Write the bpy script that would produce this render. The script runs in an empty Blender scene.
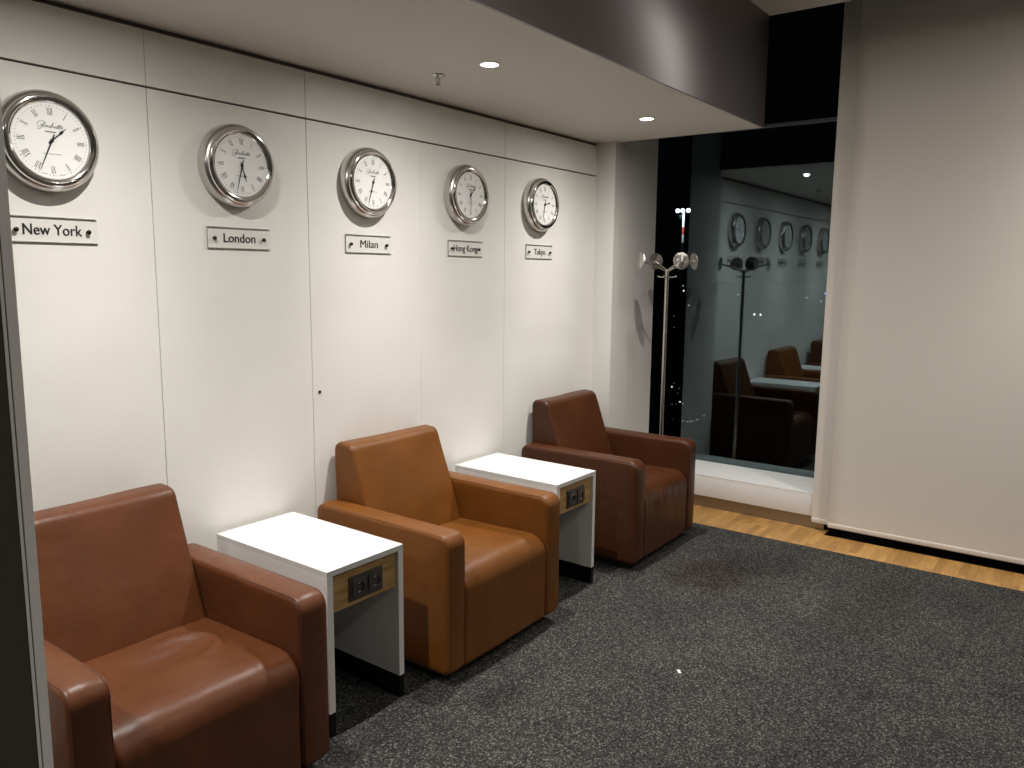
import bpy, bmesh, math, random
from mathutils import Vector, Matrix, noise
PI = math.pi
C = bpy.context.scene.collection
random.seed(7)

# ---------------------------------------------------------------- materials
def mat(name, col, rough=.5, metal=0., spec=.5, coat=0.):
    m = bpy.data.materials.new(name); m.use_nodes = True
    b = m.node_tree.nodes['Principled BSDF']
    b.inputs['Base Color'].default_value = (*col, 1)
    b.inputs['Roughness'].default_value = rough
    b.inputs['Metallic'].default_value = metal
    b.inputs['Specular IOR Level'].default_value = spec
    b.inputs['Coat Weight'].default_value = coat
    return m
def N(m, t, **kw):
    n = m.node_tree.nodes.new(t)
    for k, v in kw.items():
        if hasattr(n, k): setattr(n, k, v)
        else: n.inputs[k.replace('_', ' ')].default_value = v
    return n
def LK(m, a, b): m.node_tree.links.new(a, b)
def BS(m): return m.node_tree.nodes['Principled BSDF']
def obj_co(m, scale=(1, 1, 1)):
    g = N(m, 'ShaderNodeNewGeometry'); mp = N(m, 'ShaderNodeMapping')
    mp.inputs['Scale'].default_value = scale
    LK(m, g.outputs['Position'], mp.inputs['Vector']); return mp.outputs['Vector']
def tc_co(m, scale=(1, 1, 1)):
    g = N(m, 'ShaderNodeTexCoord'); mp = N(m, 'ShaderNodeMapping')
    mp.inputs['Scale'].default_value = scale
    LK(m, g.outputs['Object'], mp.inputs['Vector']); return mp.outputs['Vector']
def ramp(m, fac, stops):
    r = N(m, 'ShaderNodeValToRGB'); e = r.color_ramp.elements
    while len(e) < len(stops): e.new(.5)
    for i, (p, c) in enumerate(stops): e[i].position = p; e[i].color = (*c, 1)
    LK(m, fac, r.inputs['Fac']); return r.outputs['Color']
def noise_tex(m, vec, scale, detail=3, rough=.5):
    n = N(m, 'ShaderNodeTexNoise'); n.inputs['Scale'].default_value = scale
    n.inputs['Detail'].default_value = detail; n.inputs['Roughness'].default_value = rough
    LK(m, vec, n.inputs['Vector']); return n.outputs['Fac']
def bump(m, h, strength, dist, normal=None):
    b = N(m, 'ShaderNodeBump'); b.inputs['Strength'].default_value = strength
    b.inputs['Distance'].default_value = dist
    LK(m, h, b.inputs['Height'])
    if normal: LK(m, normal, b.inputs['Normal'])
    LK(m, b.outputs['Normal'], BS(m).inputs['Normal']); return b.outputs['Normal']

def leather(name, c, rough=.42):
    m = mat(name, c, rough, spec=.32)
    v = tc_co(m)
    f = noise_tex(m, v, 5, 4)
    col = ramp(m, f, [(.3, tuple(x*.86 for x in c)), (.7, tuple(min(1, x*1.12) for x in c))])
    LK(m, col, BS(m).inputs['Base Color'])
    vo = N(m, 'ShaderNodeTexVoronoi'); vo.inputs['Scale'].default_value = 420
    LK(m, v, vo.inputs['Vector'])
    n1 = bump(m, vo.outputs['Distance'], .12, .002)
    f2 = noise_tex(m, v, 9, 3)
    bump(m, f2, .42, .012, n1)
    rr = N(m, 'ShaderNodeMapRange'); rr.inputs['To Min'].default_value = rough-.07; rr.inputs['To Max'].default_value = rough+.1
    LK(m, f2, rr.inputs['Value']); LK(m, rr.outputs['Result'], BS(m).inputs['Roughness'])
    return m
M = {}
M['panel'] = mat('white_laminate_panel', (.76, .745, .70), .45)
f_ = noise_tex(M['panel'], obj_co(M['panel'], (1, 1, 1)), 3, 4)
LK(M['panel'], ramp(M['panel'], f_, [(.3, (.74, .725, .68)), (.7, (.78, .765, .725))]), BS(M['panel']).inputs['Base Color'])
f_ = noise_tex(M['panel'], obj_co(M['panel'], (1, 1, 1)), 160, 2); bump(M['panel'], f_, .1, .002)
M['seam'] = mat('dark_seam_backing', (.012, .011, .010), .8)
M['seam_grey'] = mat('grey_seam_filler', (.05, .047, .045), .8)
M['column'] = mat('white_painted_column', (.70, .685, .655), .6)
M['ceiling'] = mat('matt_ceiling_paint', (.70, .665, .62), .85)
M['trimdark'] = mat('dark_bronze_shadow_gap', (.14, .115, .10), .5)
M['black'] = mat('matt_black', (.006, .006, .006), .6)
M['dark_slab_end'] = mat('unlit_slab_end', (.01, .01, .01), .6)  # no light reaches the slab end; its darkness is put into the colour
M['ral'] = mat('dark_room_wall', (.30, .28, .26), .7)

m = M['bulk'] = mat('mauve_grey_satin_metal', (.27, .25, .257), .42, .9)
BS(m).inputs['Anisotropic'].default_value = .93
BS(m).inputs['Anisotropic Rotation'].default_value = 0
tg = N(m, 'ShaderNodeCombineXYZ'); tg.inputs[0].default_value = -.43; tg.inputs[2].default_value = .85
LK(m, tg.outputs[0], BS(m).inputs['Tangent'])
f_ = noise_tex(m, obj_co(m), 260, 2); bump(m, f_, .08, .001)

m = M['carpet'] = mat('charcoal_loop_carpet', (.05, .05, .05), .95, spec=.12)
v = obj_co(m)
vor = N(m, 'ShaderNodeTexVoronoi'); vor.inputs['Scale'].default_value = 178; LK(m, v, vor.inputs['Vector'])
sp_ = N(m, 'ShaderNodeSeparateColor'); LK(m, vor.outputs['Color'], sp_.inputs[0])
a = sp_.outputs[0]
spk = ramp(m, a, [(0, (.016, .016, .016)), (.5, (.036, .036, .035)), (.8, (.072, .071, .067)), (1.0, (.17, .167, .157))])
b = noise_tex(m, v, 2.2, 4, .6)
pt = ramp(m, b, [(.3, (.74, .74, .75)), (.7, (1.12, 1.11, 1.06))])
mx = N(m, 'ShaderNodeMix', data_type='RGBA', blend_type='MULTIPLY'); mx.inputs[0].default_value = 1
LK(m, spk, mx.inputs[6]); LK(m, pt, mx.inputs[7])
last = mx.outputs[2]
def stain(m, last, v, cx, cy, rx, ry, col, amt):
    mp = N(m, 'ShaderNodeMapping'); mp.vector_type = 'POINT'
    mp.inputs['Location'].default_value = (-cx/rx, -cy/ry, 0); mp.inputs['Scale'].default_value = (1/rx, 1/ry, 0)
    LK(m, v, mp.inputs['Vector'])
    ln = N(m, 'ShaderNodeVectorMath', operation='LENGTH'); LK(m, mp.outputs['Vector'], ln.inputs[0])
    n = noise_tex(m, v, 6, 4)
    ad = N(m, 'ShaderNodeMath', operation='MULTIPLY_ADD'); ad.inputs[1].default_value = .9; 
    LK(m, n, ad.inputs[0]); LK(m, ln.outputs['Value'], ad.inputs[2])
    mr = N(m, 'ShaderNodeMapRange'); mr.interpolation_type = 'SMOOTHSTEP'
    mr.inputs['From Min'].default_value = 1.5; mr.inputs['From Max'].default_value = .8
    mr.inputs['To Min'].default_value = 0; mr.inputs['To Max'].default_value = amt
    LK(m, ad.outputs[0], mr.inputs['Value'])
    x = N(m, 'ShaderNodeMix', data_type='RGBA', blend_type='MULTIPLY')
    LK(m, mr.outputs['Result'], x.inputs[0]); LK(m, last, x.inputs[6]); x.inputs[7].default_value = (*col, 1)
    return x.outputs[2]
last = stain(m, last, v, 2.50, -1.17, .34, .30, (.62, .46, .40), .8)
last = stain(m, last, v, 2.85, -1.35, .25, .25, (.55, .52, .52), .6)
last = stain(m, last, v, 2.45, -1.95, .38, .22, (.70, .67, .58), .6)
last = stain(m, last, v, 2.9, -2.0, .25, .15, (.78, .70, .58), .6)
last = stain(m, last, v, .75, -1.0, .18, .10, (.55, .53, .52), .6)
LK(m, last, BS(m).inputs['Base Color'])
bump(m, a, .5, .003)

m = M['wood'] = mat('oak_mosaic_parquet', (.5, .3, .12), .45)
v = obj_co(m, (1, 1, 1))
br = N(m, 'ShaderNodeTexBrick'); br.offset = .37; br.squash = 1
for k, x in dict(Scale=1, Mortar_Size=.0006, Mortar_Smooth=.1, Bias=0., Brick_Width=.26, Row_Height=.042).items():
    br.inputs[k.replace('_', ' ')].default_value = x
br.inputs['Color1'].default_value = (.56, .32, .105, 1); br.inputs['Color2'].default_value = (.34, .18, .055, 1); br.inputs['Mortar'].default_value = (.16, .09, .035, 1)
LK(m, v, br.inputs['Vector'])
g = noise_tex(m, obj_co(m, (9, 90, 9)), 1, 5, .6)
gr = ramp(m, g, [(.3, (.72, .68, .62)), (.7, (1.15, 1.12, 1.05))])
mx = N(m, 'ShaderNodeMix', data_type='RGBA', blend_type='MULTIPLY'); mx.inputs[0].default_value = 1
LK(m, br.outputs['Color'], mx.inputs[6]); LK(m, gr, mx.inputs[7]); LK(m, mx.outputs[2], BS(m).inputs['Base Color'])

m = M['oak'] = mat('oak_veneer', (.4, .25, .1), .5)
w = noise_tex(m, tc_co(m, (4, 4, 46)), 1.6, 6, .65)
LK(m, ramp(m, w, [(.28, (.22, .12, .035)), (.5, (.40, .245, .085)), (.72, (.54, .36, .15))]), BS(m).inputs['Base Color'])

M['white_top'] = mat('white_lacquer', (.70, .70, .69), .32)
M['white_side'] = mat('white_lacquer_side', (.80, .79, .77), .38)
M['plinth'] = mat('smoked_steel_plinth', (.035, .034, .033), .22, .85)
M['chair_base'] = mat('black_plinth', (.01, .01, .01), .7)
M['anthracite'] = mat('anthracite_socket_plastic', (.055, .052, .05), .33)
M['socket_dark'] = mat('socket_cavity', (.012, .011, .011), .5)
M['chrome'] = mat('polished_chrome', (.78, .77, .76), .09, 1)
m = M['brushed'] = mat('brushed_steel', (.60, .585, .56), .27, 1)
g = noise_tex(m, tc_co(m, (1, 60, 1)), 8, 3); bump(m, g, .05, .001)
m = M['steel'] = mat('satin_steel', (.62, .59, .55), .24, 1)
m = M['disc'] = mat('spun_steel', (.62, .60, .57), .32, 1)
BS(m).inputs['Anisotropic'].default_value = .85
tg = N(m, 'ShaderNodeTangent'); tg.direction_type = 'RADIAL'; tg.axis = 'Z'; LK(m, tg.outputs['Tangent'], BS(m).inputs['Tangent'])
M['dial'] = mat('white_dial', (.83, .83, .81), .5)
M['ink'] = mat('black_print', (.012, .012, .013), .5)
M['ink_grey'] = mat('grey_print', (.16, .16, .165), .5)
M['hand'] = mat('black_hand', (.008, .008, .01), .35)
M['screw'] = mat('dark_screw', (.10, .095, .09), .25, 1)
m = M['blind'] = mat('woven_blind_fabric', (.70, .655, .59), .9, spec=.1)
f_ = noise_tex(m, obj_co(m, (1, 700, 120)), 1, 2); bump(m, f_, .12, .002)
M['hem'] = mat('blind_hem_fabric', (.70, .645, .585), .9, spec=.1)
M['sill'] = mat('white_sill', (.80, .79, .775), .4)
M['frame'] = mat('black_window_frame', (.010, .010, .011), .45)
M['transom'] = mat('dark_grey_transom', (.16, .17, .175), .4, .3)
M['baseplate'] = mat('brushed_plinth_steel', (.34, .31, .27), .3, .9)
M['partition'] = mat('dark_bronze_partition', (.075, .068, .055), .4, .3)
M['edge'] = mat('pale_aluminium_edge', (.80, .78, .73), .4, .3)
M['white_plastic'] = mat('white_plastic', (.8, .8, .78), .5)
M['ground'] = mat('night_ground', (.003, .003, .004), 1, spec=0)
M['mast_w'] = mat('mast_white', (.8, .8, .8), .7); M['mast_r'] = mat('mast_red', (.6, .08, .06), .7); M['mast_d'] = mat('mast_dark', (.02, .02, .02), .7)

def emis(name, col, s):
    m = bpy.data.materials.new(name); m.use_nodes = True; nt = m.node_tree; nt.nodes.clear()
    e = nt.nodes.new('ShaderNodeEmission'); o = nt.nodes.new('ShaderNodeOutputMaterial')
    e.inputs[0].default_value = (*col, 1); e.inputs[1].default_value = s
    nt.links.new(e.outputs[0], o.inputs[0]); m.cycles.emission_sampling = 'NONE'; return m
M['lamp'] = emis('lit_lamp_diffuser', (1, .95, .85), 14)
M['city_w'] = emis('city_lamp_white', (1, .97, .9), 2.2)
M['city_d'] = emis('city_lamp_dim', (1, .9, .75), .45)
M['city_b'] = emis('city_lamp_blue', (.35, .45, 1), 1.6)
M['city_hi'] = emis('mast_lamp_white', (.95, 1, 1), 6)

def glassy(name, ior, tint, gl, tr=(1, 1, 1)):
    m = bpy.data.materials.new(name); m.use_nodes = True; nt = m.node_tree; nt.nodes.clear()
    t = nt.nodes.new('ShaderNodeBsdfTransparent'); t.inputs[0].default_value = (*tr, 1)
    g = nt.nodes.new('ShaderNodeBsdfGlossy'); g.inputs[0].default_value = (*tint, 1); g.inputs[1].default_value = gl
    ge = nt.nodes.new('ShaderNodeNewGeometry'); dt = nt.nodes.new('ShaderNodeVectorMath'); dt.operation = 'DOT_PRODUCT'
    nt.links.new(ge.outputs['Incoming'], dt.inputs[0]); nt.links.new(ge.outputs['Normal'], dt.inputs[1])
    def mth(op, a, b=None, c=None):
        n = nt.nodes.new('ShaderNodeMath'); n.operation = op
        for i, q in enumerate((a, b, c)):
            if q is None: continue
            if isinstance(q, (int, float)): n.inputs[i].default_value = q
            else: nt.links.new(q, n.inputs[i])
        return n.outputs[0]
    r0 = ((ior-1)/(ior+1))**2
    k = mth('SUBTRACT', 1.0, mth('ABSOLUTE', dt.outputs['Value'])); f = mth('MULTIPLY_ADD', mth('POWER', k, 5.0), 1-r0, r0)
    x = nt.nodes.new('ShaderNodeMixShader'); o = nt.nodes.new('ShaderNodeOutputMaterial')
    nt.links.new(f, x.inputs[0]); nt.links.new(t.outputs[0], x.inputs[1]); nt.links.new(g.outputs[0], x.inputs[2]); nt.links.new(x.outputs[0], o.inputs[0])
    return m
M['winglass'] = glassy('coated_window_glass', 2.06, (.70, .88, .95), .0, (.8, .85, .86))
M['clockglass'] = glassy('clock_glass', 1.35, (1, 1, 1), .02)
M['acrylic'] = glassy('clear_acrylic', 1.22, (1, 1, 1), .03, (.99, .99, .99))

# ---------------------------------------------------------------- helpers
def link(name, me, mats, parent=None, smooth=False):
    o = bpy.data.objects.new(name, me); C.objects.link(o)
    for m in (mats if isinstance(mats, (list, tuple)) else [mats]): me.materials.append(m)
    if parent: o.parent = parent
    if smooth:
        for p in me.polygons: p.use_smooth = True
    return o
def obj(name, bm, mats, parent=None, smooth=False, auto=None):
    bmesh.ops.recalc_face_normals(bm, faces=bm.faces)
    me = bpy.data.meshes.new(name); bm.to_mesh(me); bm.free()
    o = link(name, me, mats, parent, smooth or auto is not None)
    if auto is not None: me.set_sharp_from_angle(angle=math.radians(auto))
    return o
def box(bm, x0, x1, y0, y1, z0, z1, bev=0, mi=0, seg=2):
    r = bmesh.ops.create_cube(bm, size=1); vs = r['verts']
    for v in vs:
        v.co = Vector(((x0+x1)/2+v.co.x*(x1-x0), (y0+y1)/2+v.co.y*(y1-y0), (z0+z1)/2+v.co.z*(z1-z0)))
    fs = set(f for v in vs for f in v.link_faces)
    for f in fs: f.material_index = mi
    if bev:
        es = list(set(e for v in vs for e in v.link_edges))
        bmesh.ops.bevel(bm, geom=es, offset=bev, segments=seg, affect='EDGES', profile=.5)
def tube(bm, pts, r, n=12, cap=True, mi=0):
    pts = [Vector(p) for p in pts]; rings = []; prev = None
    for i, p in enumerate(pts):
        a = pts[max(i-1, 0)]; b = pts[min(i+1, len(pts)-1)]; t = (b-a).normalized()
        if prev is None:
            u = t.orthogonal().normalized()
        else: u = (prev - t*prev.dot(t)).normalized()
        prev = u; w = t.cross(u); rr = r[i] if isinstance(r, (list, tuple)) else r
        rings.append([bm.verts.new(p+(u*math.cos(2*PI*k/n)+w*math.sin(2*PI*k/n))*rr) for k in range(n)])
    for a, b in zip(rings, rings[1:]):
        for k in range(n): bm.faces.new((a[k], a[(k+1) % n], b[(k+1) % n], b[k])).material_index = mi
    if cap:
        bm.faces.new(rings[0][::-1]).material_index = mi; bm.faces.new(rings[-1]).material_index = mi
def lathe(bm, prof, n=48, mtx=None, mi=0):      # prof (r, h) along +Z, then mtx
    rings = []; mtx = mtx or Matrix()
    for r, h in prof:
        if r < 1e-6: rings.append([bm.verts.new(mtx @ Vector((0, 0, h)))])
        else: rings.append([bm.verts.new(mtx @ Vector((r*math.cos(2*PI*k/n), r*math.sin(2*PI*k/n), h))) for k in range(n)])
    for a, b in zip(rings, rings[1:]):
        for k in range(n):
            if len(a) == 1 and len(b) == 1: continue
            if len(a) == 1: f = (a[0], b[k], b[(k+1) % n])
            elif len(b) == 1: f = (a[k], a[(k+1) % n], b[0])
            else: f = (a[k], a[(k+1) % n], b[(k+1) % n], b[k])
            bm.faces.new(f).material_index = mi
def thing(name, label, cat, loc=(0, 0, 0), rotz=0, group=None):
    o = bpy.data.objects.new(name, None); C.objects.link(o); o.empty_display_size = .1
    o.location = loc; o.rotation_euler = (0, 0, rotz); o['label'] = label; o['category'] = cat
    if group: o['group'] = group
    return o
def tag(o, label, cat, group=None):
    o['label'] = label; o['category'] = cat
    if group: o['group'] = group
    return o
def struct(name, bm, m, parent=None, **k):
    o = obj(name, bm, m, parent, **k)
    if not parent: o['kind'] = 'structure'
    return o
def one_box(name, m, dims, bev=0, parent=None, st=False):
    bm = bmesh.new(); box(bm, *dims, bev=bev)
    return (struct if st else obj)(name, bm, m, parent)

# ---------------------------------------------------------------- measured layout (metres)
XG = 4.005          # glass plane
HC = 2.523         # low ceiling
XS = 3.158         # end of low ceiling
YS = -1.10         # front of low ceiling
HU = 3.143
XC0, XC1, YC = 3.108, 3.722, -.1405
XA, XP, XCAR = 3.700, 3.721, 3.324
HB = .04

# ---------------------------------------------------------------- setting
one_box('floor', M['carpet'], (-5.0, XCAR, -7.0, .0, -.05, 0), st=True)
bm = bmesh.new(); box(bm, XCAR, XP+.02, -1.47, 0, -.05, -.002); box(bm, XCAR, 3.62, -7.0, -1.47, -.05, -.002); struct('trim_1', bm, M['wood'])        # parquet border
one_box('trim_2', M['black'], (3.62, XG+.08, -7.0, 0, -.10, -.051), st=True)      # dark channel under the blinds

# panelled wall
bm = bmesh.new()
seams = [(-2.8, -2.1), (-2.1, -1.4), (-1.4, -.7), (-.7, 0), (0, .7), (.7, 1.4), (1.4, 2.1), (2.1, XC0)]
HS = 2.309
for i, (a, b) in enumerate(seams):
    g0 = .0016 if a != 1.4 else .0003; g1 = .0016 if b != 1.4 else .0003
    box(bm, a+g0, b-g1 if b != XC0 else b, 0, .018, .0, HS-.0038, bev=.0006, seg=1)
for a, b in [(-2.8, -1.4), (-1.4, 0), (0, .7), (.7, 2.1), (2.1, XC0)]:
    box(bm, a+.0012, b-.0012 if b != XC0 else b, 0, .018, HS+.0038, 2.503, bev=.0006, seg=1)
box(bm, -5, -2.8, 0, .018, 0, 2.503)
box(bm, -5, XC0, .018, .03, 0, 2.3045, mi=2)
box(bm, -5, XC0, .0181, .0301, 2.3045, 2.3135, mi=1)
box(bm, -5, XC0, .018, .03, 2.3135, 2.503, mi=2)
box(bm, -5, XC0, .026, .20, -.02, 3.2, mi=1)
box(bm, -5, XC0, .0185, .0255, 2.5035, 2.514, mi=3)
struct('wall_back', bm, [M['panel'], M['seam'], M['seam_grey'], M['trimdark']])
bm = bmesh.new(); lathe(bm, [(0, .0), (.0075, .0), (.0075, .003), (.0045, .004), (.0042, -.001), (0, -.001)], 20, Matrix.Translation((.737, -.0003, 1.13)) @ Matrix.Rotation(PI/2, 4, 'X'))
tag(obj('panel_lock', bm, M['ink'], auto=40), 'small round black lock in the white wall panel above the orange armchair', 'lock')

# column beside the window
bm = bmesh.new(); box(bm, XC0, XC1-.004, YC, .2, 0, 3.6)
box(bm, XC1-.004, XC1, YC+.002, .2, 0, 3.6, mi=1)  # black glass-side face: shade of the window gap put into the colour
struct('wall_column', bm, [M['column'], M['black']])
one_box('wall_void', M['black'], (XC1, XG+.1, .6, .7, 0, 4.5), st=True)

# low ceiling slab, bulkhead and upper ceiling
bm = bmesh.new(); box(bm, -5, XS, YS+.012, .02, HC, HC+.03)
box(bm, -5, XC0, .0201, .03, HC-.006, HC+.03, mi=1)
struct('ceiling', bm, [M['ceiling'], M['trimdark']])
bm = bmesh.new(); box(bm, -5, XS, YS, YS+.012, HC, HU); box(bm, XS-.01, XS+.001, YS+.0121, .2, HC+.002, HU+.4, mi=1)
struct('wall_bulkhead', bm, [M['bulk'], M['dark_slab_end']])
one_box('ceiling.001', M['ceiling'], (-5, XS, -7, YS+.012, HU, HU+.05), st=True)
one_box('ceiling.002', M['black'], (XS, XG+.1, -7, .7, 4.45, 4.5), st=True)
one_box('wall_upper', M['black'], (XS-.05, XS-.002, -7, YS-.002, HU+.05, 4.45), st=True)

# unseen sides of the room
one_box('wall_left', M['ral'], (-5.1, -5.0, -7, .2, 0, HU), st=True)
one_box('wall_front', M['ral'], (-5, XG, -7.1, -7.0, 0, HU), st=True)

# window
win = bpy.data.objects.new('window_1', None); C.objects.link(win); win['kind'] = 'structure'
o = one_box('pane', M['winglass'], (XG, XG+.008, -7, .6, .02, 4.45), parent=win)
bm = bmesh.new(); box(bm, XC1+.001, XG-.001, YC+.19, YC+.25, .0, 4.4); box(bm, XG+.012, XG+.07, -7, .6, .0, .2)
obj('frame', bm, M['frame'], win)
one_box('transom', M['transom'], (XG-.03, XG-.002, -7, .0, 2.672, 2.692), .002, win)
SZ = .2276
bm = bmesh.new(); vs = [[bm.verts.new(p) for p in ((XA+.0, y, SZ+.0006), (XA+.0, y, SZ+.010), (XG-.001, y, .2655), (XG-.001, y, SZ+.0006))] for y in (-1.46, YC+.14)]
for k in range(4): bm.faces.new((vs[0][k], vs[0][(k+1) % 4], vs[1][(k+1) % 4], vs[1][k]))
bm.faces.new(vs[0]); bm.faces.new(vs[1][::-1])
box(bm, XA, XA+.02, -1.46, YC-.001, .083, SZ+.0, bev=.003)
obj('sill', bm, M['sill'], win, auto=30)
one_box('kick_plate', M['baseplate'], (XP, XP+.006, -1.44, YC-.001, 0, .085), .0, win)
one_box('sill_back', M['black'], (XP+.03, XG-.001, -1.44, YC-.001, 0, .226), .0, win)

# roller blinds
def blind(x, y0, y1, z0, label):
    t = thing('roller_blind', label, 'blind', (x, (y0+y1)/2, 0))
    w = (y1-y0)/2
    bm = bmesh.new(); ny = 40; nz = 30; rows = []
    for side in (0, 1):
        grid = []
        for j in range(nz+1):
            z = z0+.03+(4.2-z0-.03)*(j/nz)
            grid.append([bm.verts.new((side*.0012+.0012*min(1, w)*math.sin(i*.8+j*.2), -w+2*w*i/ny, z)) for i in range(ny+1)])
        for j in range(nz):
            for i in range(ny): bm.faces.new((grid[j][i], grid[j][i+1], grid[j+1][i+1], grid[j+1][i]))
        rows.append(grid)
    a, b = rows
    for j in range(nz):
        for i in (0, ny): bm.faces.new((a[j][i], a[j+1][i], b[j+1][i], b[j][i]))
    obj('fabric', bm, M['blind'], t, smooth=True)
    bm = bmesh.new(); box(bm, -.006, .006, -w, w, z0, z0+.032, bev=.0055, seg=3)
    obj('hem_bar', bm, M['hem'], t, auto=40)
    bm = bmesh.new(); tube(bm, [(.0, -w, 4.2), (.0, w, 4.2)], .017, 16); obj('roller_tube', bm, M['steel'], t, auto=40)
    return t
blind(3.650, -5.2, -1.481, .043, 'wide beige roller blind hanging almost to the floor at right')
blind(3.690, -1.4795, -1.366, .046, 'narrow beige blind strip between dark window and the wide blind')

# foreground partition edge at the left of the picture
pc = Vector((-1.5465, -2.7811)); d = Vector((.3441, .9289)).normalized()*1.12; ex, ey = pc.x+d.x, pc.y+d.y
t = thing('partition_panel', 'dark bronze partition panel with pale metal edge at left foreground', 'partition', (ex, ey, 0), math.radians(-9))
W = .0165
obj('panel', (lambda bm: (box(bm, -1.2, -.001, 0, .03, 0, 3.10), bm)[1])(bmesh.new()), M['partition'], t)
bm = bmesh.new(); box(bm, .0, .0035, -.001, .031, 0, 3.10); box(bm, .0035, .005, .002, .028, 0, 3.10, mi=1); box(bm, .005, W, -.002, .032, 0, 3.10, bev=.001)
obj('edge_trim', bm, [M['edge'], M['trimdark']], t)

# ---------------------------------------------------------------- upholstery
def rounded(poly, step=.03):
    out = []; n = len(poly)
    for i in range(n):
        p = Vector(poly[i][:2]); r = poly[i][2]; a = Vector(poly[i-1][:2]); b = Vector(poly[(i+1) % n][:2])
        u = (a-p).normalized(); v = (b-p).normalized(); ang = u.angle(v); dd = r/math.tan(ang/2)
        s = p+u*dd; e = p+v*dd; c = p+(u+v).normalized()*(r/math.sin(ang/2))
        k = 7
        a0 = (s-c); a1 = (e-c); tot = a0.angle_signed(a1)
        for q in range(k+1):
            th = -tot*q/k; out.append(c+Vector((a0.x*math.cos(th)-a0.y*math.sin(th), a0.x*math.sin(th)+a0.y*math.cos(th))))
    res = []
    for i in range(len(out)):
        a = out[i]; b = out[(i+1) % len(out)]; L = (b-a).length; m = max(1, int(L/step))
        for q in range(m): res.append(a+(b-a)*q/m)
    return res
def normals(pr):
    n = len(pr); area = sum(pr[i].x*pr[(i+1) % n].y-pr[(i+1) % n].x*pr[i].y for i in range(n)); s = 1 if area > 0 else -1
    out = []
    for i in range(n):
        t = (pr[(i+1) % n]-pr[i-1]).normalized(); out.append(Vector((t.y, -t.x))*s)
    return out
def pillow(bm, pr, x0, x1, r, puff=.004, cap=.004, nx=10, disp=None):
    nm = normals(pr); n = len(pr); cen = sum(pr, Vector((0, 0)))/n; rings = []
    def ring(x, inset, sc=1.0):
        vs = []
        for p, q in zip(pr, nm):
            w = p-q*inset; w = cen+(w-cen)*sc; co = Vector((x, w.x, w.y))
            if disp and sc == 1.0:
                co = co+disp(co, Vector((0, q.x, q.y)))
            vs.append(bm.verts.new(co))
        return vs
    caps = (.25, .5, .72, .88)
    for s in caps: rings.append(ring(x0-cap*(1-s*s), r, s))
    for k in range(5):
        t = k/5*PI/2; rings.append(ring(x0+r*(1-math.cos(t)), r*(1-math.sin(t))))
    for k in range(nx+1):
        s = k/nx; rings.append(ring(x0+r+(x1-x0-2*r)*s, -puff*math.sin(PI*s)))
    for k in range(4, -1, -1):
        t = k/5*PI/2; rings.append(ring(x1-r*(1-math.cos(t)), r*(1-math.sin(t))))
    for s in caps[::-1]: rings.append(ring(x1+cap*(1-s*s), r, s))
    for a, b in zip(rings, rings[1:]):
        for i in range(n): bm.faces.new((a[i], a[(i+1) % n], b[(i+1) % n], b[i]))
    for rg, xx in ((rings[0], x0-cap), (rings[-1], x1+cap)):
        c = bm.verts.new((xx, cen.x, cen.y))
        for i in range(n): bm.faces.new((rg[i], rg[(i+1) % n], c))
def seam_line(bm, pr, x, off, r=.0022, closed=True):
    nm = normals(pr); pts = [(x, (p+q*off).x, (p+q*off).y) for p, q in zip(pr, nm)]
    if closed: pts.append(pts[0])
    tube(bm, pts, r, 6, cap=False)

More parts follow.
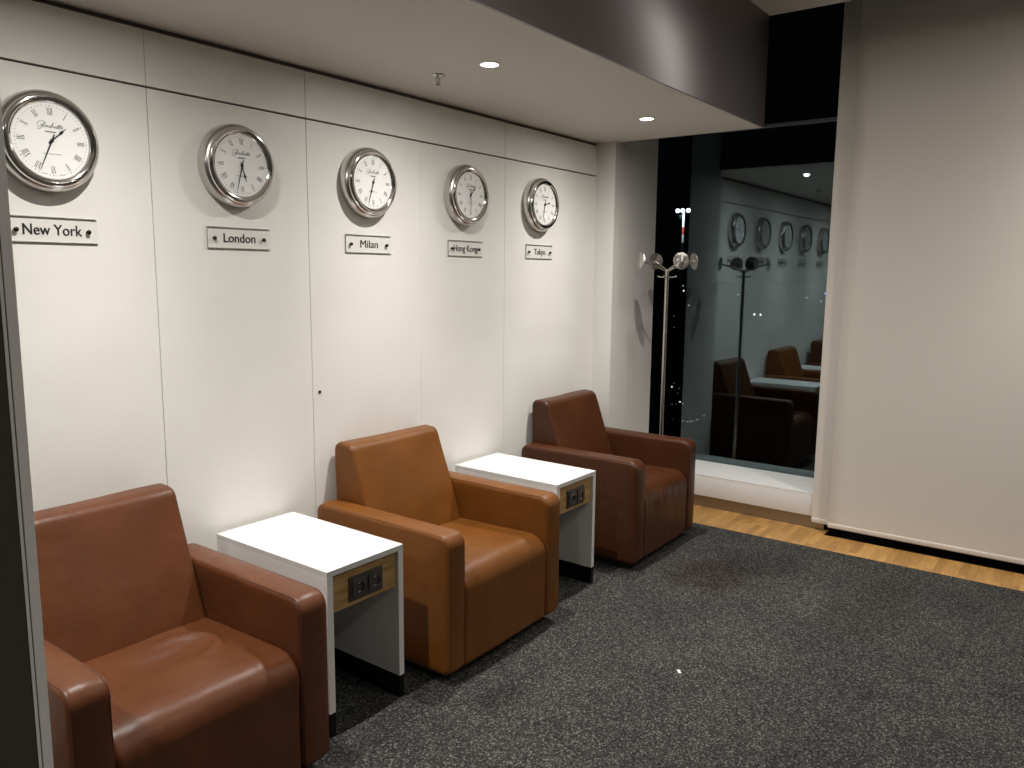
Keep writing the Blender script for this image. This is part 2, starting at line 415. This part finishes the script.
BZ = .046; AW = .113; CW = .820
def wr(seed, amp, fs):
    def f(co, n):
        q = Vector((co.x*fs[0], co.y*fs[1], co.z*fs[2]))+Vector((seed, seed*1.7, 0))
        return n*(noise.noise(q)*amp)
    return f
def armchair(x, y, rz, lm, seam, label, seed, creases=False):
    t = thing('armchair', label, 'armchair', (x, y, 0), math.radians(rz), 'leather armchairs along the clock wall')
    arm = rounded([(-.012, BZ, .02), (-.803, BZ, .032), (-.803, .634, .052), (-.012, .634, .045)])
    for k, ax in enumerate((0, CW-AW)):
        bm = bmesh.new()
        base = wr(seed+k*9, .0035, (6, 5, 5))
        def dz(co, n, k=k, base=base):
            o = base(co, n)
            if co.z > .60:      # small gathers along the inner top edge
                inner = (co.x-AW if k == 0 else CW-AW-co.x)
                g = math.exp(-((co.y+.42)/.16)**2)*math.exp(-((abs(inner)-.03)/.05)**2)
                o = o+n*(.0022*g*math.sin(co.y*190+co.x*60)*(1 if creases else .5))
            return o
        pillow(bm, arm, ax, ax+AW, .021, .003, .004, 8, dz)
        a = obj('armrest', bm, lm, t, smooth=True)
        for sx in (ax+.0085, ax+AW-.0085):
            bm = bmesh.new(); seam_line(bm, arm, sx, -.0050, .0022); obj('piping', bm, seam, a, smooth=True)
    # seat
    seat = rounded([(-.15, BZ, .01), (-.797, BZ, .022), (-.797, .455, .085), (-.45, .447, .3), (-.15, .437, .01)])
    base = wr(seed+31, .005, (5, 4, 3))
    def ds(co, n):
        o = base(co, n)
        s = (co.x-AW)/(CW-2*AW)
        if n.z > .5:
            o = o+n*(.006*math.sin(PI*max(0, min(1, s)))-.002)
        if n.y < -.3 and co.z < .44:      # short vertical pulls below the crest
            o = o+n*(.0035*noise.noise(Vector((co.x*26+seed*3, 0, co.z*4)))*math.exp(-((co.z-.37)/.07)**2))
        if creases and n.z > .3:
            dx, dy = co.x-.47, co.y+.46
            rr = math.hypot(dx/1.15, dy/.8)
            ang = math.atan2(dy, dx)
            w = max(0, math.cos(ang-.4))
            o = o+n*(-.020*math.exp(-(rr/.10)**2)+.016*math.exp(-((rr-.125)/.018)**2)*w-.011*math.exp(-((dy-.03)/.010)**2)*math.exp(-(dx/.07)**2))
            o = o+n*(.0035*math.exp(-((co.x-.60-(co.y+.7)*.25)/.012)**2)*max(0, min(1, (-co.y-.35)*4)))
        return o
    seat_d = rounded([(-.15, BZ, .01), (-.797, BZ, .022), (-.797, .455, .085), (-.45, .447, .3), (-.15, .437, .01)], .012)
    bm = bmesh.new(); pillow(bm, seat_d, AW+.001, CW-AW-.001, .016, .002, .0, 46, ds)
    obj('seat', bm, lm, t, smooth=True)
    # backrest
    back = rounded([(-.014, .30, .01), (-.014, 0.894, .035), (-.122, .888, .045), (-.325, .33, .02), (-.25, .30, .01)], .02)
    base2 = wr(seed+57, .008, (3.2, 3.2, 3.2))
    def db(co, n):
        o = base2(co, n) if n.x < -.3 or True else Vector()
        s = (co.x-AW)/(CW-2*AW)
        if n.y < -.4: o = o+n*(.010*math.sin(PI*max(0, min(1, s)))*math.sin(PI*max(0, min(1, (co.z-.36)/.5))))
        return o
    bm = bmesh.new(); pillow(bm, back, AW+.001, CW-AW-.004, .018, .002, .001, 24, db)
    b = obj('backrest', bm, lm, t, smooth=True)
    for sx in (AW+.010, CW-AW-.013):
        bm = bmesh.new(); seam_line(bm, back, sx, -.0035, .002); obj('piping', bm, seam, b, smooth=True)
    bm = bmesh.new(); box(bm, .05, CW-.05, -.735, -.04, 0, .050, bev=.003)
    obj('plinth', bm, M['chair_base'], t)
    return t
L1 = leather('reddish_brown_leather', (.112, .037, .0135), .34)
L2 = leather('tan_orange_leather', (.160, .055, .0085), .40)
L3 = leather('dark_chestnut_leather', (.064, .0195, .0055), .38)
S1 = mat('reddish_brown_seam', (.09, .03, .017), .5); S2 = mat('tan_seam', (.16, .055, .014), .5); S3 = mat('chestnut_seam', (.065, .02, .011), .5)
armchair(-.758, -.035, .3, L1, S1, 'reddish-brown leather armchair nearest the camera, with a creased seat', 1.3, True)
armchair(.681, -.008, .4, L2, S2, 'tan orange leather armchair standing between the two white side tables', 5.1)
armchair(2.243, -.013, .7, L3, S3, 'dark chestnut leather armchair furthest away, beside the window', 8.7)

# ---------------------------------------------------------------- side tables
def cyl_y(cx, cz): return Matrix.Translation((cx, 0, cz)) @ Matrix.Rotation(PI/2, 4, 'X')
def socket(parent, cx, cz, y):
    bm = bmesh.new(); n = 32; h = .0335; r = .0215
    ring_o, ring_i, ring_d, side = [], [], [], []
    for k in range(n):
        a = 2*PI*(k+.5)/n; c, s = math.cos(a), math.sin(a); q = h/max(abs(c), abs(s))
        ring_o.append(bm.verts.new((cx+c*q, y, cz+s*q))); side.append(bm.verts.new((cx+c*q, y+.008, cz+s*q)))
        ring_i.append(bm.verts.new((cx+c*r, y-.0006, cz+s*r))); ring_d.append(bm.verts.new((cx+c*r*.93, y+.012, cz+s*r*.93)))
    for k in range(n):
        j = (k+1) % n
        bm.faces.new((ring_o[k], ring_o[j], ring_i[j], ring_i[k])); bm.faces.new((side[k], side[j], ring_o[j], ring_o[k]))
        bm.faces.new((ring_i[k], ring_i[j], ring_d[j], ring_d[k]))
    bm.faces.new(ring_d)
    o = obj('power_socket', bm, M['anthracite'], parent, auto=35)
    # contact clips stay with the socket's mesh-level child
    for s in (-1, 1):
        bm = bmesh.new(); box(bm, cx-.0045, cx+.0045, y+.001, y+.011, cz+s*.0180-.003, cz+s*.0180+.003, bev=.0008)
        obj('earth_clip', bm, M['chrome'], parent)
def side_table(x, label):
    t = thing('side_table', label, 'table', (x, 0, 0), 0, 'white side tables between the armchairs')
    TW, Y0, Y1, H = .3755, -.028, -.696, .625
    P = .026; T = .022
    bm = bmesh.new(); box(bm, 0, TW, Y1, Y0, H-T, H, bev=.0012); obj('table_top', bm, M['white_top'], t)
    for a in (0, TW-P):
        bm = bmesh.new(); box(bm, a, a+P, Y1, Y0, .09, H-T, bev=.0008); obj('side_panel', bm, M['white_side'], t)
        bm = bmesh.new(); box(bm, a+.001, a+P-.001, Y1+.001, Y0, 0, .0902); obj('plinth', bm, M['plinth'], t)
    bm = bmesh.new(); box(bm, P+.006, TW-P-.006, Y1+.012, Y1+.032, .459, H-T-.003, bev=.001)
    f = obj('oak_fascia', bm, M['oak'], t)
    bm = bmesh.new(); box(bm, P, TW-P, Y0-.02, Y0, .30, H-T); obj('back_panel', bm, M['white_side'], t)
    # double socket frame: raised outer rim, two inserts
    yf = Y1+.012; c0, c1, cz = .150, .229, .523
    bm = bmesh.new(); box(bm, c0-.043, c1+.042, yf-.008, yf+.002, cz-.046, cz+.046, bev=.003)
    obj('socket_frame', bm, M['anthracite'], f)
    for cx in (c0, c1): socket(f, cx, cz, yf-.014)
    return t
side_table(.177, 'white side table with oak socket panel between nearest and tan armchairs')
side_table(1.633, 'white side table with oak socket panel between tan and furthest armchairs')

# ---------------------------------------------------------------- text
def text_mesh(s, size, bold=0, width=None, shear=0):
    cu = bpy.data.curves.new('t', 'FONT'); cu.body = s; cu.size = size; cu.align_x = 'CENTER'; cu.align_y = 'CENTER'
    cu.resolution_u = 4; cu.extrude = .0004; cu.shear = shear
    o = bpy.data.objects.new('t', cu); C.objects.link(o); dg = bpy.context.evaluated_depsgraph_get(); dg.update()
    me = bpy.data.meshes.new_from_object(o.evaluated_get(dg)); bpy.data.objects.remove(o); bpy.data.curves.remove(cu)
    xs = [v.co.x for v in me.vertices]; zs = [v.co.y for v in me.vertices]
    w = max(xs)-min(xs); cx = (max(xs)+min(xs))/2; k = width/w if width else 1
    for v in me.vertices: v.co = Vector(((v.co.x-cx)*k, -v.co.z, v.co.y))
    if bold:                              # heavier strokes: the same glyphs laid side by side
        bm = bmesh.new(); bm.from_mesh(me); src = bm.verts[:]+bm.edges[:]+bm.faces[:]
        for k_ in (-1, 1):
            d = bmesh.ops.duplicate(bm, geom=src)
            for v in d['geom']:
                if isinstance(v, bmesh.types.BMVert): v.co += Vector((k_*bold, -.00003*k_, k_*bold*.5))
        bm.to_mesh(me); bm.free()
    return me
def smooth_curve(pts, n=6):
    P = [Vector(p) for p in pts]; out = []
    for i in range(len(P)-1):
        a = P[max(i-1, 0)]; b = P[i]; c = P[i+1]; d = P[min(i+2, len(P)-1)]
        for q in range(n):
            t = q/n; out.append(.5*((2*b)+(-a+c)*t+(2*a-5*b+4*c-d)*t*t+(-a+3*b-3*c+d)*t**3))
    out.append(P[-1]); return out
SCRIPT = [[(1.25, 1.75), (.8, 2.15), (.2, 1.75), (0, 1.0), (.25, .4), (.75, .45), (.95, 1.0), (.6, 1.0), (1.1, 1.05), (1.0, .2), (.6, -.35), (.1, -.3)],
 [(.95, .5), (1.35, 1.2), (1.45, 1.85), (1.28, 1.8), (1.15, .8), (1.3, .4), (1.5, .5)],
 [(2.0, .95), (1.7, .98), (1.5, .6), (1.7, .4), (1.95, .9), (1.95, .45), (2.15, .5), (2.4, 1.05), (2.5, .6), (2.3, .38), (2.6, .5), (2.95, 1.4), (3.0, 1.85), (2.85, 1.8), (2.7, .4)],
 [(2.72, .5), (2.9, .92), (3.05, .85), (3.02, .45), (3.2, .5), (3.35, .95), (3.3, .5), (3.45, .4), (3.7, .95), (3.65, .45), (3.85, .5), (4.15, 1.6), (4.0, .5), (4.15, .4), (4.5, 1.6), (4.35, .5), (4.5, .42), (4.7, .6), (4.9, .95), (4.72, .95), (4.65, .55), (4.8, .4), (5.1, .55)],
 [(3.85, 1.15), (4.75, 1.2)], [(3.42, 1.3), (3.47, 1.3)], [(3.68, 1.3), (3.73, 1.3)]]
def ribbon(bm, pts, w, y):
    L = []
    for i, p in enumerate(pts):
        a = pts[max(i-1, 0)]; b = pts[min(i+1, len(pts)-1)]; t = (b-a)
        t = t.normalized() if t.length > 1e-9 else Vector((1, 0)); nn = Vector((-t.y, t.x))*w/2
        L.append((bm.verts.new((p.x+nn.x, y, p.y+nn.y)), bm.verts.new((p.x-nn.x, y, p.y-nn.y))))
    for (a, b), (c, d) in zip(L, L[1:]): bm.faces.new((a, b, d, c))
def stroke(bm, a, b, w, y, T=.0):
    ribbon(bm, [Vector(a), Vector(b)], w, y)
ROM = ['XII', 'I', 'II', 'III', 'IIII', 'V', 'VI', 'VII', 'VIII', 'IX', 'X', 'XI']
def clock(x, hour_deg, min_deg, label):
    t = thing('wall_clock', label, 'clock', (x, 0, 2.072), 0, 'world time clocks on the white panel wall')
    MX = Matrix.Rotation(PI/2, 4, 'X')       # +Z -> -Y
    bm = bmesh.new()
    lathe(bm, [(0, .001), (.152, .001), (.157, .003), (.1585, .008), (.1580, .030), (.1565, .038), (.1525, .0455), (.1475, .0510), (.1450, .0525)], 96, MX)
    obj('case', bm, M['brushed'], t, auto=50)
    bm = bmesh.new()
    lathe(bm, [(.1450, .0515), (.1450, .0550), (.1420, .0610), (.1370, .0640), (.1300, .0640), (.1230, .0610), (.1180, .0565), (.1150, .0515)], 96, MX)
    obj('bezel', bm, M['chrome'], t, auto=50)
    D = .0530
    bm = bmesh.new(); lathe(bm, [(0, D), (.1165, D), (.1165, D-.003)], 96, MX); dial = obj('dial', bm, M['dial'], t)
    bm = bmesh.new(); y = -D-.0006
    for k, s in enumerate(ROM):
        th = 2*PI*k/12; u = Vector((math.sin(th), math.cos(th))); v = Vector((u.y, -u.x))
        wid = {'I': .0042, 'V': .009, 'X': .0095}; tot = sum(wid[c] for c in s); off = -tot/2; r0, r1 = .0800, .1005
        P = lambda rr, o: u*rr+v*o
        for c in s:
            w = wid[c]; m_ = off+w/2
            if c == 'I': stroke(bm, P(r0, m_), P(r1, m_), .0017, y)
            elif c == 'V': stroke(bm, P(r1, off+.001), P(r0, m_), .0019, y); stroke(bm, P(r1, off+w-.001), P(r0, m_), .0009, y)
            else: stroke(bm, P(r1, off+.001), P(r0, off+w-.001), .0019, y); stroke(bm, P(r1, off+w-.001), P(r0, off+.001), .0009, y-.00005)
            off += w
        stroke(bm, P(r1, -tot/2), P(r1, tot/2), .0006, y); stroke(bm, P(r0, -tot/2), P(r0, tot/2), .0006, y)
    obj('numerals', bm, M['ink'], dial)
    bm = bmesh.new()
    for k in range(60):
        th = 2*PI*k/60; u = Vector((math.sin(th), math.cos(th)))
        stroke(bm, u*.1055, u*(.1093), .0012 if k % 5 else .0026, y)
    obj('minute_track', bm, M['ink'], dial)
    bm = bmesh.new(); k = .0155
    for st in SCRIPT:
        pts = smooth_curve([Vector(((px-2.5)*k+py*k*.18-.003, (py-.7)*k*.66+.044)) for px, py in st]) if len(st) > 2 else [Vector(((px-2.5)*k+py*k*.18-.003, (py-.7)*k*.66+.044)) for px, py in st]
        ribbon(bm, pts, .00125, y)
    obj('script_logo', bm, M['ink'], dial)
    me = text_mesh('ORIGINAL', .0062, .00012, .034); o = link('logo_text', me, M['ink'], dial); o.location = (0, -D-.0008, .0275)
    bm = bmesh.new()
    for a, b in ((-.027, -.012), (-.010, .008), (.010, .027)): stroke(bm, (a, -.041), (b, -.041), .0018, y)
    for a, b in ((-.034, -.018), (.018, .034)): stroke(bm, (a, -.1035), (b, -.1035), .0012, y)
    obj('fine_print', bm, M['ink_grey'], dial)
    def hand(name, deg, L, w, tail, yy, spade=None):
        th = math.radians(deg); u = Vector((math.sin(th), math.cos(th))); v = Vector((u.y, -u.x))
        bm = bmesh.new(); prof = [(-tail, w*.5), (0, w*.6), (L*.5, w*.45), (L, .0007)]
        if spade: prof = [(-tail, w*.6), (0, w*.5), (spade-.012, w*.35), (spade, .0052), (spade+.009, .0015), (L, .0006)]
        fr, bk = [], []
        for r, h in prof:
            for lst, y_ in ((fr, yy), (bk, yy+.0008)):
                a = u*r+v*h; b = u*r-v*h; lst.append((bm.verts.new((a.x, y_, a.y)), bm.verts.new((b.x, y_, b.y))))
        for q in range(len(prof)-1):
            bm.faces.new((fr[q][0], fr[q][1], fr[q+1][1], fr[q+1][0])); bm.faces.new((bk[q][0], bk[q+1][0], bk[q+1][1], bk[q][1]))
            bm.faces.new((fr[q][0], fr[q+1][0], bk[q+1][0], bk[q][0])); bm.faces.new((fr[q][1], bk[q][1], bk[q+1][1], fr[q+1][1]))
        bm.faces.new((fr[0][0], bk[0][0], bk[0][1], fr[0][1])); bm.faces.new((fr[-1][0], fr[-1][1], bk[-1][1], bk[-1][0]))
        return obj(name, bm, M['hand'], t)
    hand('hour_hand', hour_deg, .064, .005, .012, -D-.0025, .043)
    hand('minute_hand', min_deg, .101, .0042, .022, -D-.0040)
    bm = bmesh.new(); lathe(bm, [(0, D+.0055), (.004, D+.0055), (.0058, D+.005), (.0058, D)], 20, MX); obj('hub', bm, M['hand'], t, auto=40)
    bm = bmesh.new(); lathe(bm, [(0, .0597), (.1200, .0597)], 64, MX); lathe(bm, [(.1200, .0587), (0, .0587)], 64, MX)
    obj('clock_glass', bm, M['clockglass'], t)
    return t
CX = [-.347, .353, 1.047, 1.749, 2.447]
HX = [-.3535, .3425, 1.033, 1.731, 2.425]
clock(HX[0], 47, 203, 'round steel clock above the New York sign, leftmost of five')
clock(HX[1], 164, 195, 'round steel clock above the London sign')
clock(HX[2], 196, 198, 'round steel clock above the Milan sign')
clock(HX[3], 44, 180, 'round steel clock above the Hong Kong sign')
clock(HX[4], 77, 193, 'round steel clock above the Tokyo sign, nearest the window')

def sign(x, s, tw, size, bold):
    t = thing('city_sign', 'clear acrylic sign plate lettered %s under the wall clock' % s, 'sign', (x, 0, 1.795), 0, 'city name plates under the clocks')
    w, h = .1425, .041
    bm = bmesh.new(); box(bm, -w, w, -.0070, -.0015, -h, h, bev=.0008); 
    pl = obj('plate', bm, M['acrylic'], t)
    bm = bmesh.new()
    for z0, z1 in ((-h-.0002, -h+.0014), (h-.0005, h+.0003)): box(bm, -w, w, -.0072, -.0013, z0, z1)
    box(bm, -w-.0002, -w+.0004, -.0072, -.0013, -h, h)
    obj('plate_edge', bm, M['edge_acr'], t)  # grey strips: the dark reflected line along the plate rim, put in as colour
    me = text_mesh(s, size, bold, tw); o = link('lettering', me, M['ink'], t); o.location = (-.001+(x+1.55)*.0022, -.0008, -.002)
    for sx in (-1, 1):
        bm = bmesh.new(); lathe(bm, [(.0052, 0), (.0052, .0045), (.0052, .0070), (.0078, .0072), (.0078, .0115), (.0062, .0127), (0, .0127)], 20, Matrix.Translation((sx*.112, 0, -.003)) @ Matrix.Rotation(PI/2, 4, 'X'))
        obj('standoff_screw', bm, M['screw'], t, auto=40)
M['edge_acr'] = mat('acrylic_edge_reflection', (.28, .28, .27), .2)
for x, s, tw in zip(CX, ('New York', 'London', 'Milan', 'Hong Kong', 'Tokyo'), (.183, .144, .110, .196, .118)):
    sign(x, s, tw, .050, .0008)

# ---------------------------------------------------------------- coat stand
px_, py_ = 3.312, -.442
t = thing('coat_stand', 'brushed steel coat stand with round disc hooks beside the dark window', 'coat stand', (px_, py_, 0))
bm = bmesh.new(); lathe(bm, [(0, 0), (.135, 0), (.138, .004), (.136, .010), (.03, .014), (.022, .03), (0, .03)], 48); obj('base', bm, M['steel'], t, auto=40)
bm = bmesh.new(); tube(bm, [(0, 0, .02), (0, 0, 1.665), (0, 0, 1.70)], .0138, 24); obj('pole', bm, M['steel'], t, auto=50)
toc = Vector((-1.5465-px_, -2.7811-py_)).normalized(); az0 = math.atan2(toc.y, toc.x)+math.radians(26)
for k in range(4):
    az = az0+k*PI/2; u = Vector((math.cos(az), math.sin(az), 0))
    bm = bmesh.new(); tube(bm, [u*.0+Vector((0, 0, 1.675)), u*.03+Vector((0, 0, 1.700)), u*.10+Vector((0, 0, 1.724)), u*.19+Vector((0, 0, 1.752))], .0062, 12)
    arm = obj('arm', bm, M['steel'], t, auto=50)
    bm = bmesh.new(); R = Matrix.Rotation(0, 4, 'X')
    lathe(bm, [(0, .012), (.016, .012), (.020, .010), (.054, .006), (.0555, .003), (.054, 0), (.0, -.001)], 48)
    d = obj('hook_disc', bm, M['disc'], arm, auto=40)
    d.rotation_euler = Vector((u.x, u.y, .12)).to_track_quat('Z', 'Y').to_euler(); d.location = u*.190+Vector((0, 0, 1.752))
for k in range(4):
    az = az0+k*PI/2+PI/4; u = Vector((math.cos(az), math.sin(az), 0))
    bm = bmesh.new(); tube(bm, [u*.008+Vector((0, 0, 1.645)), u*.05+Vector((0, 0, 1.648)), u*.066+Vector((0, 0, 1.655))], [.004, .0045, .0055], 10)
    obj('peg', bm, M['chrome'], t, auto=50)

# ---------------------------------------------------------------- ceiling fittings
t = thing('sprinkler', 'chrome sprinkler head hanging under the low ceiling', 'sprinkler', (1.135, -.363, HC))
bm = bmesh.new(); lathe(bm, [(0, -.003), (.030, 0), (.032, -.002), (.030, -.006), (.012, -.009), (.009, -.012), (0, -.012)], 32); obj('rosette', bm, M['chrome'], t, auto=40)
bm = bmesh.new()
for s in (-1, 1): tube(bm, [(s*.006, 0, -.010), (s*.0115, 0, -.015), (s*.0115, 0, -.028), (s*.003, 0, -.037)], .0018, 8)
tube(bm, [(0, 0, -.010), (0, 0, -.036)], .0014, 8); obj('frame', bm, M['ink_grey'], t)
bm = bmesh.new(); lathe(bm, [(0, -.036), (.004, -.037), (.012, -.041), (.012, -.043), (0, -.043)], 20); obj('deflector', bm, M['ink_grey'], t, auto=40)

def lamp(x, y, z, e, prof, col=(1, .962, .905), size=.012):
    l = bpy.data.lights.new('downlight_lamp', 'SPOT'); l.shadow_soft_size = size; l.energy = e; l.color = col
    l.spot_size = math.radians(176); l.spot_blend = .05; l.use_nodes = True; nt = l.node_tree
    em = nt.nodes['Emission']; tc = nt.nodes.new('ShaderNodeTexCoord'); sp = nt.nodes.new('ShaderNodeSeparateXYZ'); ab = nt.nodes.new('ShaderNodeMath'); ab.operation = 'ABSOLUTE'
    cr = nt.nodes.new('ShaderNodeFloatCurve'); c = cr.mapping.curves[0]
    pts = sorted((math.cos(math.radians(t)), v) for t, v in prof)      # photometric profile: strength by angle from the beam axis
    c.points[0].location = (0, pts[0][1]*.0); c.points[-1].location = (1, pts[-1][1])
    for p in pts:
        if 0 < p[0] < 1: c.points.new(*p)
    cr.mapping.update()
    nt.links.new(tc.outputs['Normal'], sp.inputs[0]); nt.links.new(sp.outputs['Z'], ab.inputs[0]); nt.links.new(ab.outputs[0], cr.inputs['Value']); nt.links.new(cr.outputs[0], em.inputs['Strength'])
    o = bpy.data.objects.new('downlight_lamp', l); C.objects.link(o); o.location = (x, y, z); return o
NARROW = [(0, .64), (20, .68), (30, .56), (38, .38), (45, .27), (52, .19), (60, .115), (70, .055), (80, .02)]
MED = [(0, 1), (25, .9), (40, .45), (55, .16), (70, .06), (82, .02)]
WIDE = [(0, 1), (30, .95), (45, .75), (60, .4), (72, .15), (84, .03)]
def downlight(x, y, z, e, label, prof=None, grp=None, r=.040):
    t = thing('downlight', label, 'ceiling light', (x, y, z), 0, grp)
    bm = bmesh.new(); lathe(bm, [(r-.003, .0), (r+.006, -.0005), (r+.007, -.002), (r, -.004), (r-.003, -.0035), (r-.003, 0)], 40); obj('trim_ring', bm, M['white_plastic'], t, auto=40)
    bm = bmesh.new(); lathe(bm, [(0, -.0012), (r-.0025, -.0012)], 40); obj('lamp_diffuser', bm, M['lamp'], t)
    a = lamp(x, y, z-.006, e, prof or NARROW); a.parent = t; a.location = (0, 0, -.006)
E0 = 192
names = {1.125: 'bright round downlight in the low ceiling beside the sprinkler', 2.532: 'bright round downlight in the low ceiling nearest the window'}
for x in (-1.69, -.283, 1.125, 2.532):
    downlight(x, -.658, HC, E0, names.get(x, 'round downlight in the low ceiling left of the picture'), NARROW, 'low ceiling downlights beyond the picture' if x < 1 else None)
# unseen downlights added in the upper ceiling to light blinds, carpet and bulkhead
for x, y, e, pf in ((2.72, -1.62, 55, NARROW), (2.85, -3.0, 175, MED), (1.0, -3.0, 90, MED), (-1.25, -3.7, 190, MED), (1.6, -4.9, 110, WIDE), (-3.2, -2.6, 100, WIDE)):
    downlight(x, y, HU, e, 'added unseen fill downlight in the upper ceiling of the room', pf, 'added upper ceiling fill downlights')

# scrap on the carpet
bm = bmesh.new(); box(bm, -.014, .014, -.006, .006, 0, .002, bev=.0006); o = obj('paper_scrap', bm, M['white_plastic'])
o.location = (1.393, -1.487, .0005); o.rotation_euler = (0, 0, .7); tag(o, 'tiny white paper scrap lying on the grey carpet', 'paper scrap')

# ---------------------------------------------------------------- night outside
ZG = -14.
bm = bmesh.new(); box(bm, XG+4, 1500, -300, 1200, ZG-.5, ZG); struct('ground', bm, M['ground'])
CITY = [(358, 158.2, 0), (266.3, 122.9, 1), (277.3, 125.4, 0), (209.1, 95.9, 1), (97.77, 43.73, 2), (86.7, 37.4, 2), (101.8, 45.3, 1), (97.7, 42.6, 1), (93.4, 40.85, 1),
 (84.7, 37.5, 1), (85.05, 37.15, 1), (86.0, 36.7, 0), (75.8, 33.2, 1), (75.7, 31.96, 0), (75.5, 31.34, 0), (75.9, 31.1, 0), (76.7, 31.2, 1), (77.4, 31.1, 0), (80.1, 31.46, 0),
 (568, 213.7, 0), (551.9, 194.5, 1), (550, 190, 1), (548.5, 186.1, 1), (546.5, 182, 1), (545.2, 178, 1), (543.5, 174, 1), (542, 170.1, 1), (540, 165, 1), (538.5, 155.3, 0),
 (291.7, 102, 3), (291, 99.4, 3), (555.7, 232, 1), (472.6, 127.8, 0), (639.7, 171.2, 4), (287.8, 107.6, 1), (310.6, 93.4, 1), (303.5, 87.9, 1), (626.9, 284, 2), (900, 409.5, 0)]
for x, y, k in CITY:
    D = math.hypot(x, y); r = D/786*(.45, .38, .75, 1.0, .9)[k]
    bm = bmesh.new(); bmesh.ops.create_uvsphere(bm, u_segments=10, v_segments=6, radius=r)
    for v in bm.verts: v.co.z += r*1.6
    for f in bm.faces: f.material_index = 0
    tube(bm, [(0, 0, 0), (0, 0, r)], r*.15, 6, mi=1)
    o = obj('distant_lamp', bm, [M['city_b'] if k == 4 else (M['city_d'] if k == 1 else M['city_w']), M['mast_d']]); o.location = (x, y, ZG)
    if k == 4: tag(o, 'small blue light far outside beside the blind edge', 'distant light')
    else: tag(o, 'tiny pale light far outside in the night', 'distant light', 'distant night lights')
t = thing('lamp_mast', 'tall floodlight mast with three white lamps outside in the night', 'lamp mast', (150, 67.02, ZG))
bm = bmesh.new()
for z0, z1, mi in ((0, 21.9, 2), (21.9, 23.5, 0), (23.5, 25.0, 1), (25.0, 28.0, 0)): tube(bm, [(0, 0, z0), (0, 0, z1)], .22, 10, mi=mi)
obj('mast', bm, [M['mast_w'], M['mast_r'], M['mast_d']], t, auto=40)
bm = bmesh.new(); box(bm, -.2, .2, -1.4, 1.4, 27.9, 28.1); obj('crossbar', bm, M['mast_d'], t)
for y in (-1.12, .12, 1.22):
    bm = bmesh.new(); bmesh.ops.create_uvsphere(bm, u_segments=12, v_segments=8, radius=.42)
    for v in bm.verts: v.co += Vector((-.3, y, 28.3))
    obj('floodlight', bm, M['city_hi'], t, smooth=True)
l = bpy.data.lights.new('mast_glow', 'POINT'); l.energy = 1500; l.color = (.9, 1, 1); l.shadow_soft_size = .3
o = bpy.data.objects.new('mast_glow', l); C.objects.link(o); o.parent = t; o.location = (-2.5, -.5, 27)

# ---------------------------------------------------------------- world, camera, view
w = bpy.data.worlds.new('night'); bpy.context.scene.world = w; w.use_nodes = True
w.node_tree.nodes['Background'].inputs[0].default_value = (.35, .45, .6, 1); w.node_tree.nodes['Background'].inputs[1].default_value = .0022
cam = bpy.data.cameras.new('camera'); co = bpy.data.objects.new('camera', cam); C.objects.link(co)
cam.sensor_width = 36; cam.lens = 786.2977/1024*36; cam.clip_start = .02; cam.clip_end = 3000
R_ = Vector((0.59869, -0.80093, 0.0090117)); U_ = Vector((0.107727, 0.0916634, 0.989946)); F_ = Vector((0.793704, 0.591699, -0.14116))
co.matrix_world = Matrix(((R_.x, U_.x, -F_.x, -1.5465), (R_.y, U_.y, -F_.y, -2.7811), (R_.z, U_.z, -F_.z, 1.6722), (0, 0, 0, 1)))
sc = bpy.context.scene; sc.camera = co
sc.view_settings.view_transform = 'Standard'; sc.view_settings.look = 'None'; sc.view_settings.gamma = 1
sc.view_settings.use_curve_mapping = False; sc.view_settings.exposure = 0.0
